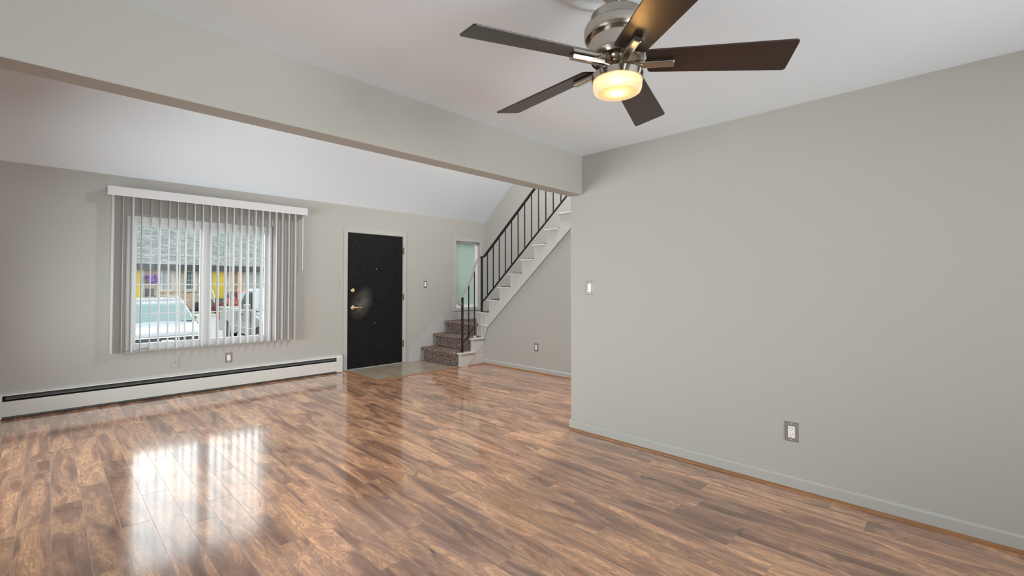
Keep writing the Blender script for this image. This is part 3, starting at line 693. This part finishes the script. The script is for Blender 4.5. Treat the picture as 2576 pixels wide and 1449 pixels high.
Fn(MB().lathe([(0, zf(2.000)), (.070, zf(2.000)), (.084, zf(1.998)), (.088, zf(1.994)), (.088, zf(1.972)), (.084, zf(1.971)), (.083, zf(1.974)), (0, zf(1.974))], 56), 'light_fitter', NICKEL, smooth=True)
Fn(MB().lathe([(0, zf(1.9735)), (.081, zf(1.9735)), (.081, zf(1.971)), (0, zf(1.971))], 40), 'reflection_blocker', DARK)  # dark disc added so the fitter does not mirror the bulb
def lamp_glass():
    mt = bpy.data.materials.new('lit_opal_glass'); mt.use_nodes = True; nt = mt.node_tree; N, L = nt.nodes, nt.links; N.clear()
    out = N.new('ShaderNodeOutputMaterial'); em = N.new('ShaderNodeEmission'); tp = N.new('ShaderNodeBsdfTransparent'); tp.inputs[0].default_value = (1, .85, .6, 1)
    tc = N.new('ShaderNodeTexCoord'); mp = N.new('ShaderNodeMapping'); mp.vector_type = 'TEXTURE'
    mp.inputs['Location'].default_value = (0, 0, zf(1.929)); mp.inputs['Scale'].default_value = (.072, .072, .02)
    L.new(tc.outputs['Object'], mp.inputs[0]); g = N.new('ShaderNodeTexGradient'); g.gradient_type = 'SPHERICAL'; L.new(mp.outputs[0], g.inputs[0])
    r = N.new('ShaderNodeValToRGB'); e = r.color_ramp.elements
    st_ = [(0, (.78, .58, .35)), (.12, (.68, .45, .24)), (.30, (.86, .56, .20)), (.60, (.95, .78, .42)), (.85, (1.3, 1.2, 1.1))]
    e.new(.3); e.new(.5); e.new(.7)
    for k, (t, c) in zip(e, st_): k.position = t; k.color = (*c, 1)
    L.new(g.outputs['Fac'], r.inputs[0]); L.new(r.outputs[0], em.inputs[0]); em.inputs[1].default_value = 1.0
    gl = N.new('ShaderNodeBsdfGlossy'); gl.inputs['Roughness'].default_value = .15
    m1 = N.new('ShaderNodeMixShader'); m1.inputs[0].default_value = .04
    mx = N.new('ShaderNodeMixShader'); mx.inputs[0].default_value = .07
    L.new(em.outputs[0], m1.inputs[1]); L.new(gl.outputs[0], m1.inputs[2])
    L.new(m1.outputs[0], mx.inputs[1]); L.new(tp.outputs[0], mx.inputs[2]); L.new(mx.outputs[0], out.inputs[0])
    return mt
Fn(MB().lathe([(.084, zf(1.974)), (.0845, zf(1.966)), (.083, zf(1.945)), (.079, zf(1.935)), (.072, zf(1.931)), (.058, zf(1.929)), (.055, zf(1.932)), (.040, zf(1.930)), (0, zf(1.929))], 56), 'glass_shade', lamp_glass(), smooth=True)
bl_ = bpy.data.lights.new('fan_bulb', 'POINT'); bl_.energy = 46; bl_.color = (1, .62, .26); bl_.shadow_soft_size = .012
bo = bpy.data.objects.new('fan_bulb', bl_); C.objects.link(bo); bo.parent = fn; bo.location = (0, 0, zf(1.943))

# ================================================================ OUTSIDE
GZ = -.85
struct(MB().box(-40, 60, YA + T + .3, 37, GZ - .2, GZ).build('ground_parking_lot', ASPHALT))
struct(MB().box(-40, 60, 37, 80, GZ - .1, GZ + .15).build('ground_lawn', GRASS))
struct(MB().box(-40, 60, 35.6, 37, GZ - .1, GZ + .12).build('ground_sidewalk', CONCRETE))
struct(MB().box(-40, XL - T, -30, YA + T, -.35, -.15).box(XL - T, 40, -40, YR - T, -.35, -.15).build('ground_bounce', CONCRETE))  # unseen pale ground added to bounce skylight indoors
HY = 42.0
hs = thing('row_house', 'long brick row house with grey shingle roof and yellow doors across the parking lot', 'building', (8, HY, GZ))
def Ho(mb, name, mt, par=None, **k):
    mb.xf(Matrix.Translation((-8, -HY, -GZ))); return mb.build(name, mt, par or hs, **k)
Ho(MB().box(-12, 34, HY, HY + 8, GZ, 2.75), 'brick_wall', BRICK)
Ho(MB().prism([(HY - .5, 2.72), (HY + 7, 8.0), (HY + 7.3, 8.0), (HY + 14.5, 2.72)], 0, -12.5, 34.5), 'roof', SHINGLE)
Ho(MB().box(-12.5, 34.5, HY - .56, HY - .45, 2.40, 2.78), 'fascia', FASCIA)
Ho(MB().box(-12.5, 34.5, HY - .45, HY, 2.38, 2.42), 'soffit', EXTW)
def X_at(px, Y):
    u = (px - 1288) / F_PX; th = math.atan(u) + YAW; return Y * math.tan(th)
def house_window(p0, p1, z0, z1, nx, nz, gm):
    a, b = X_at(p0, HY), X_at(p1, HY)
    f = Ho(MB().box(a, b, HY - .05, HY + .02, z0, z1), 'window', EXTW)
    mb = MB().box(a + .14, b - .14, HY - .075, HY - .055, z0 + .14, z1 - .10); Ho(mb, 'pane', gm, par=f).matrix_parent_inverse = Matrix.Identity(4)
    mb = MB(); A, B, c, d = a + .14, b - .14, z0 + .14, z1 - .10
    for i in range(1, nx): x = A + (B - A) * i / nx; mb.box(x - .015, x + .015, HY - .09, HY - .078, c, d)
    for i in range(1, nz): z = c + (d - c) * i / nz; mb.box(A, B, HY - .089, HY - .079, z - .015, z + .015)
    Ho(mb, 'muntins', EXTW, par=f)
    Ho(MB().box(a - .05, b + .05, HY - .08, HY, z0 - .14, z0), 'sill', mat('brick_sill', (.25, .19, .14), .8))
house_window(403.5, 437, .82, 2.36, 3, 4, CURT)
house_window(461.5, 494.5, .84, 2.36, 3, 4, HGLASS)
house_window(611, 690, .82, 2.36, 6, 3, CURT)
def house_door(p0, p1, m_):
    a, b = X_at(p0, HY), X_at(p1, HY)
    Ho(MB().box(a - .13, b + .13, HY - .06, HY + .02, .1, 2.40), 'door_frame', EXTW)
    d = Ho(MB().box(a, b, HY - .10, HY - .02, .22, 2.27), 'house_door', m_)
    mb = MB(); wd = (b - a)
    for i in range(2):
        for (c, e) in ((.35, .8), (.95, 1.35), (1.5, 1.8), (1.9, 2.15)):
            mb.box(a + wd * (.1 + .45 * i), a + wd * (.45 + .45 * i), HY - .115, HY - .10, c, e)
    Ho(mb, 'door_panels', m_, par=d)
house_door(534.5, 562.5, YELLOW)
house_door(330, 355.5, YELLOW)
Ho(MB().box(X_at(593, HY), X_at(609.5, HY), HY - .2, HY + .02, .1, 2.40), 'orange_panel', ORANGE)
Ho(MB().box(X_at(596, HY), X_at(596, HY) + .12, HY - .24, HY - .18, .1, 2.40), 'post', EXTW)
# steps with railing in front of the yellow door
ax, bx_ = X_at(520, HY), X_at(574, HY)
pc = thing('porch_steps', 'brick porch steps with white side railing below the right yellow door', 'steps', ((ax + bx_) / 2, HY - 1, GZ + .15))
def Pc(mb, name, mt, **k):
    mb.xf(Matrix.Translation((-(ax + bx_) / 2, -(HY - 1), -(GZ + .15)))); return mb.build(name, mt, pc, **k)
BS = mat('dark_brick_step', (.10, .08, .065), .85, noise=.4, nscale=6)
for k in range(5): Pc(MB().box(ax, bx_, HY - .7 - .3 * (5 - k), HY - .06, GZ + .15 + .18 * k, GZ + .15 + .18 * (k + 1)), 'step', BS)
for x in (ax + .1, bx_ - .1):
    Pc(MB().tube([(x, HY - 2.0, GZ + 1.1), (x, HY - 1.9, GZ + 1.3), (x, HY - .7, 1.15), (x, HY - .15, 1.15)], .04, 8).tube([(x, HY - 2.0, GZ + .3), (x, HY - 2.0, GZ + 1.1)], .035, 8).tube([(x, HY - .8, .2), (x, HY - .8, 1.12)], .035, 8).tube([(x, HY - 1.9, GZ + .8), (x, HY - .7, .7), (x, HY - .15, .7)], .03, 8), 'railing', EXTW)
# hanging basket
hx, hz = X_at(382, HY - .3), 1.72
hb = thing('hanging_flower_basket', 'purple flowering basket hanging from the eave left of the house windows', 'flower basket', (hx, HY - .3, hz))
MB().lathe([(0, -.32), (.14, -.30), (.28, -.05), (.26, -.03), (0, -.05)], 20).build('basket', mat('basket_brown', (.08, .05, .03), .9), hb)
mb = MB()
for i in range(150):
    a, r, zz = random.uniform(0, 2 * PI), random.uniform(.1, .46), random.uniform(-.3, .26)
    r *= math.sqrt(max(.1, 1 - (zz / .42) ** 2)); mb.ball((r * math.cos(a), r * math.sin(a), zz), random.uniform(.045, .08), sub=1, jit=.3)
mb.build('flowers', PURPLE, hb)
mb = MB()
for i in range(60):
    a, r, zz = random.uniform(0, 2 * PI), random.uniform(.05, .36), random.uniform(-.32, .2); mb.ball((r * math.cos(a), r * math.sin(a), zz), random.uniform(.04, .07), sub=1, jit=.3)
mb.build('foliage', LEAF, hb)
MB().tube([(0, 0, .1), (0, 0, 2.40 - hz)], .012, 6).tube([(-.25, 0, -.05), (0, 0, .45)], .008, 6).tube([(.25, 0, -.05), (0, 0, .45)], .008, 6).build('hanger', FASCIA, hb)
def shrub(name, x, y, z, r, h, lab, m_, n=140):
    o = thing(name, lab, 'shrub', (x, y, z)); mb = MB()
    for i in range(n):
        v = Vector((random.gauss(0, 1), random.gauss(0, 1), random.gauss(0, 1))).normalized()
        mb.ball((v.x * r, v.y * r, h / 2 + v.z * h / 2 * .9), random.uniform(.12, .24) * r, sub=1, jit=.35)
    mb.ball((0, 0, h / 2), 1, (r * .9, r * .9, h * .45), sub=3, jit=.05)
    mb.build('foliage', m_, o); MB().tube([(0, 0, 0), (0, 0, h * .5)], r * .07, 6).build('stem', BS, o); return o
shrub('shrub', X_at(503, 40), 40, GZ + .15, .4, .7, 'dark leafless shrub against the brick wall right of the white SUV', mat('dark_shrub', (.05, .03, .03), .9, noise=.5, nscale=20))
shrub('shrub', 5.75, YA + 1.6, GZ, .55, 3.1, 'tall dark green bush outside the frosted window', LEAF, 260)
shrub('shrub', X_at(553, 36.3), 36.3, GZ + .12, .4, .8, 'reddish leafy shrub beside the porch steps across the lot', mat('red_shrub', (.13, .035, .03), .9, noise=.5, nscale=20))
struct(MB().box(5.2, 14, YA + 3.4, YA + 4.2, GZ, GZ + 4.6).build('trim_hedge', mat('hedge_green', (.20, .25, .20), .9, noise=.3, nscale=6)), 'green hedge outside the frosted window')

pch = thing('patio_chair', 'dark patio chair on the brick house front left of the first window', 'chair', (X_at(378, HY - .6), HY - .6, .05))
CH = FASCIA
MB().box(-.25, .25, -.22, .25, .40, .44).build('seat', CH, pch); MB().box(-.25, .25, .24, .28, .44, .95).build('backrest', CH, pch)
for sx in (-.23, .23):
    for sy in (-.20, .25): MB().tube([(sx, sy, 0), (sx, sy, .42)], .02, 6).build('leg', CH, pch)
struct(MB().box(X_at(338, HY), X_at(400, HY), HY - 1.4, HY, GZ + .1, .05).build('trim_porch', CONCRETE), 'low porch slab of the left yellow door')

# ---------------------------------------------------------------- vehicles (front at y=0, facing -Y; z from the ground)
def ring(y, zb, zt, w, ws, cr=.03, zm=None):
    zm = zm or (zb + zt) * .5
    h = [(0, zb), (w * .86, zb), (w, zb + .12), (w * 1.0, zm), (w * .985, zt - .16), (ws, zt - .02), (ws * .9, zt + cr * .3), (ws * .5, zt + cr * .8), (0, zt + cr)]
    return [(x, y, z) for x, z in h] + [(-x, y, z) for x, z in h[-2:0:-1]]
def wheel(root, x, y, r, wd=.25, rim=True):
    s = 1 if x > 0 else -1
    mb = MB().lathe([(r * .62, -wd / 2), (r * .94, -wd / 2), (r, -wd / 2 + .03), (r, wd / 2 - .03), (r * .94, wd / 2), (r * .62, wd / 2), (r * .6, wd / 2 - .03), (r * .6, -wd / 2 + .03), (r * .62, -wd / 2)], 32)
    mb.xf(Matrix.Translation((x, y, r)) @ Matrix.Rotation(PI / 2, 4, 'Y')); t = mb.build('wheel', TYRE, root, smooth=True)
    mb = MB().lathe([(0, .02), (r * .16, .02), (r * .2, 0), (r * .5, -.01), (r * .6, .03), (r * .62, .03), (r * .62, -.05), (0, -.05)], 24)
    mb.xf(Matrix.Translation((x + s * (wd / 2 - .03), y, r)) @ Matrix.Rotation(s * PI / 2, 4, 'Y')); mb.build('rim', CHROME, t, smooth=True)
def arch(root, x, y, r):
    s = 1 if x > 0 else -1
    mb = MB().lathe([(0, 0), (r, 0), (r, .012), (0, .012)], 28); mb.xf(Matrix.Translation((x, y, r * .88)) @ Matrix.Rotation(s * PI / 2, 4, 'Y')); return mb.build('wheel_arch', TYRE, root)
def suv(label, loc, paint, badge=True, rz=0):
    o = thing('parked_suv', label, 'car', loc, rz)
    S_ = [ring(0, .30, .86, .78, .68), ring(.06, .24, .92, .88, .76), ring(.25, .22, .97, .93, .82, .04), ring(.6, .22, 1.02, .95, .85, .05), ring(1.0, .22, 1.06, .955, .87, .055), ring(1.42, .22, 1.11, .96, .88, .05), ring(1.6, .22, 1.14, .96, .90, .03), ring(3.0, .22, 1.14, .96, .91, .03), ring(4.3, .24, 1.14, .95, .90, .03), ring(4.68, .32, 1.10, .90, .84, .03), ring(4.75, .40, 1.02, .84, .76, .02)]
    MB().loft(S_).build('body', paint, o, smooth=True)
    def gh(y, z, w, wz=None): return (y, z, w)
    # greenhouse: base ring and roof ring
    B = [(.80, 1.36), (.87, 1.55), (.89, 2.6), (.88, 4.0), (.78, 4.62)]; R = [(.66, 2.12), (.70, 2.32), (.72, 2.9), (.70, 3.8), (.64, 4.30)]
    def loop(P, z, zs=None): return [(x, y, z) for x, y in P] + [(-x, y, z) for x, y in P[::-1]]
    MB().loft([loop(B, 1.12), loop(R, 1.655), loop([(x * .9, 2.35 + (y - 2.35) * .93) for x, y in R], 1.725)]).build('cabin', paint, o, bevel=.02)
    def pane(nm, pts, m_=CARG, off=(0, 0, 0)):
        mb = MB(); mb.quad([tuple(a + b for a, b in zip(p, off)) for p in pts]); p_ = mb.build(nm, m_, o); so = p_.modifiers.new('t', 'SOLIDIFY'); so.thickness = .006; return p_
    pane('windshield', [(-.76, 1.37, 1.135), (.76, 1.37, 1.135), (.625, 2.03, 1.585), (-.625, 2.03, 1.585)], CARG, (0, -.015, .012))
    pane('rear_window', [(.70, 4.60, 1.16), (-.70, 4.60, 1.16), (-.52, 4.32, 1.58), (.52, 4.32, 1.58)], CARGD, (0, .02, .01))
    for s in (-1, 1):
        for (b0, b1, r0, r1) in ((1.62, 2.70, 2.40, 2.74), (2.78, 3.75, 2.82, 3.66), (3.82, 4.45, 3.74, 4.10)):
            pane('side_window', [(s * .885, b0, 1.16), (s * .892, b1, 1.16), (s * .742, r1, 1.60), (s * .73, r0, 1.60)], CARGD, (s * .012, 0, .006))
        MB().box(min(s * .95, s * 1.12), max(s * .95, s * 1.12), 1.62, 1.75, 1.10, 1.25).build('mirror', paint, o, bevel=.03)
        MB().tube([(s * .60, 2.5, 1.71), (s * .61, 2.7, 1.77), (s * .61, 3.9, 1.77), (s * .59, 4.1, 1.71)], .018, 8).build('roof_rail', CHROME, o)
        MB().prism([(.60, .60), (.64, .86), (.88, .90), (.80, .74), (.78, .50)] if s > 0 else [(-.60, .60), (-.64, .86), (-.88, .90), (-.80, .74), (-.78, .50)], 1, -.035, .09).build('headlight', mat('headlight_lens', (.30, .33, .35), .1), o, bevel=.01)
    MB().prism([(-.60, .58), (-.62, .84), (.62, .84), (.60, .58), (.48, .44), (-.48, .44)], 1, -.03, .02).build('grille', GRILLE, o)
    MB().tube([(-.62, -.03, .85), (.62, -.03, .85), (.60, -.03, .58), (.48, -.03, .43), (-.48, -.03, .43), (-.60, -.03, .58), (-.62, -.03, .85)], .014, 8).build('grille_surround', CHROME, o)
    if badge:
        mb = MB().prism([(-.13, .785), (.13, .785), (.075, .715), (-.075, .715)], 1, -.05, -.03); b_ = mb.build('badge', CHROME, o, bevel=.003)
        MB().prism([(-.085, .772), (-.01, .772), (-.01, .727), (-.06, .727)], 1, -.055, -.05).build('crest_field', mat('crest_amber', (.45, .22, .08), .3), b_)
        MB().prism([(.01, .772), (.085, .772), (.06, .727), (.01, .727)], 1, -.055, -.05).build('crest_field', mat('crest_cream', (.5, .42, .30), .3), b_)
    MB().box(-.72, .72, -.045, .0, .26, .36).build('bumper_skirt', FASCIA, o, bevel=.01)
    for s in (-1, 1):
        MB().tube([(s * .20 - .05, 1.40, 1.17), (s * .20 + .42, 1.50, 1.20)], .010, 6).build('wiper', FASCIA, o)
        for y in (.95, 3.75): arch(o, s * .955, y, .40); wheel(o, s * .84, y, .35)
    MB().ball((0, 2.0, 1.52), .06, (1.8, .5, .8)).build('rear_view_mirror', FASCIA, o)
    return o
suv('white SUV parked facing the big window, wide dark grille with a badge', (2.02, 13.55, GZ), CARW)
suv('red car parked beyond the white pickup truck', (9.9, 33.5, GZ), CARR, False)
tk = thing('pickup_truck', 'white extended-cab pickup truck parked right of the white SUV', 'truck', (5.48, 14.3, GZ))
def Tk(mb, name, m_, par=None, **k): return mb.build(name, m_, par or tk, **k)
Tk(MB().loft([ring(0, .45, 1.02, .84, .76), ring(.12, .42, 1.10, .94, .84), ring(.7, .40, 1.17, .99, .90, .05), ring(1.35, .40, 1.24, 1.0, .92, .05), ring(1.5, .40, 1.30, 1.0, .95, .02), ring(3.18, .40, 1.32, 1.0, .96, .02), ring(3.22, .40, 1.32, 1.0, .96, .01)]), 'front_body', CARW, smooth=True)
Tk(MB().box(-1.0, 1.0, 3.26, 5.55, .45, 1.30), 'cargo_bed', CARW, bevel=.04)
Tk(MB().box(-.99, .99, 5.50, 5.68, .42, .60), 'rear_bumper', CHROME, bevel=.03)
B = [(.90, 1.38), (.95, 1.55), (.95, 3.14)]; R = [(.72, 2.02), (.78, 2.20), (.78, 2.86)]
lp = lambda P, z: [(x, y, z) for x, y in P] + [(-x, y, z) for x, y in P[::-1]]
Tk(MB().loft([lp(B, 1.28), lp(R, 1.92), lp([(x * .92, 2.7 + (y - 2.7) * .92) for x, y in R], 1.98)]), 'cab', CARW, bevel=.03)
def tpane(nm, pts, m_, off):
    mb = MB(); mb.quad([tuple(a + b for a, b in zip(p, off)) for p in pts]); p_ = Tk(mb, nm, m_); so = p_.modifiers.new('t', 'SOLIDIFY'); so.thickness = .006
tpane('windshield', [(-.82, 1.42, 1.33), (.82, 1.42, 1.33), (.66, 2.10, 1.86), (-.66, 2.10, 1.86)], CARG, (0, -.02, .015))
for s in (-1, 1):
    for (b0, b1, r0, r1) in ((1.72, 2.50, 2.22, 2.48), (2.57, 3.06, 2.55, 2.82)):
        tpane('side_window', [(s * .945, b0, 1.34), (s * .945, b1, 1.34), (s * .805, r1, 1.85), (s * .805, r0, 1.85)], CARGD, (s * .014, 0, .006))
    Tk(MB().box(min(s * 1.0, s * 1.2), max(s * 1.0, s * 1.2), 1.62, 1.72, 1.28, 1.50), 'mirror', CARW, bevel=.03)
    Tk(MB().box(min(s * 1.0, s * 1.02), max(s * 1.0, s * 1.02), 2.55, 2.70, 1.12, 1.16), 'door_handle', FASCIA)
    Tk(MB().box(min(s * .995, s * 1.012), max(s * .995, s * 1.012), 1.25, 4.2, .72, .745), 'side_molding', CHROME)
    Tk(MB().box(min(s * .985, s * 1.01), max(s * .985, s * 1.01), 5.36, 5.56, .80, 1.22), 'tail_light', mat('tail_light_red', (.30, .02, .02), .2))
    Tk(MB().box(min(s * .995, s * 1.005), max(s * .995, s * 1.005), 1.66, 1.67, .50, 1.28), 'door_seam', FASCIA)
    Tk(MB().box(min(s * .60, s * .88), max(s * .60, s * .88), -.03, .06, .78, .98), 'headlight', mat('truck_lamp', (.3, .3, .3), .1), bevel=.01)
    for y in (.85, 4.35): arch(tk, s * 1.0, y, .45); wheel(tk, s * .89, y, .39, .26)
Tk(MB().box(-.58, .58, -.03, .02, .66, .98), 'grille', GRILLE)
Tk(MB().box(-.92, .92, -.12, .04, .42, .60), 'front_bumper', CHROME, bevel=.03)
Tk(MB().box(-.98, .98, 5.60, 5.61, .7, 1.3), 'tailgate', CARW)
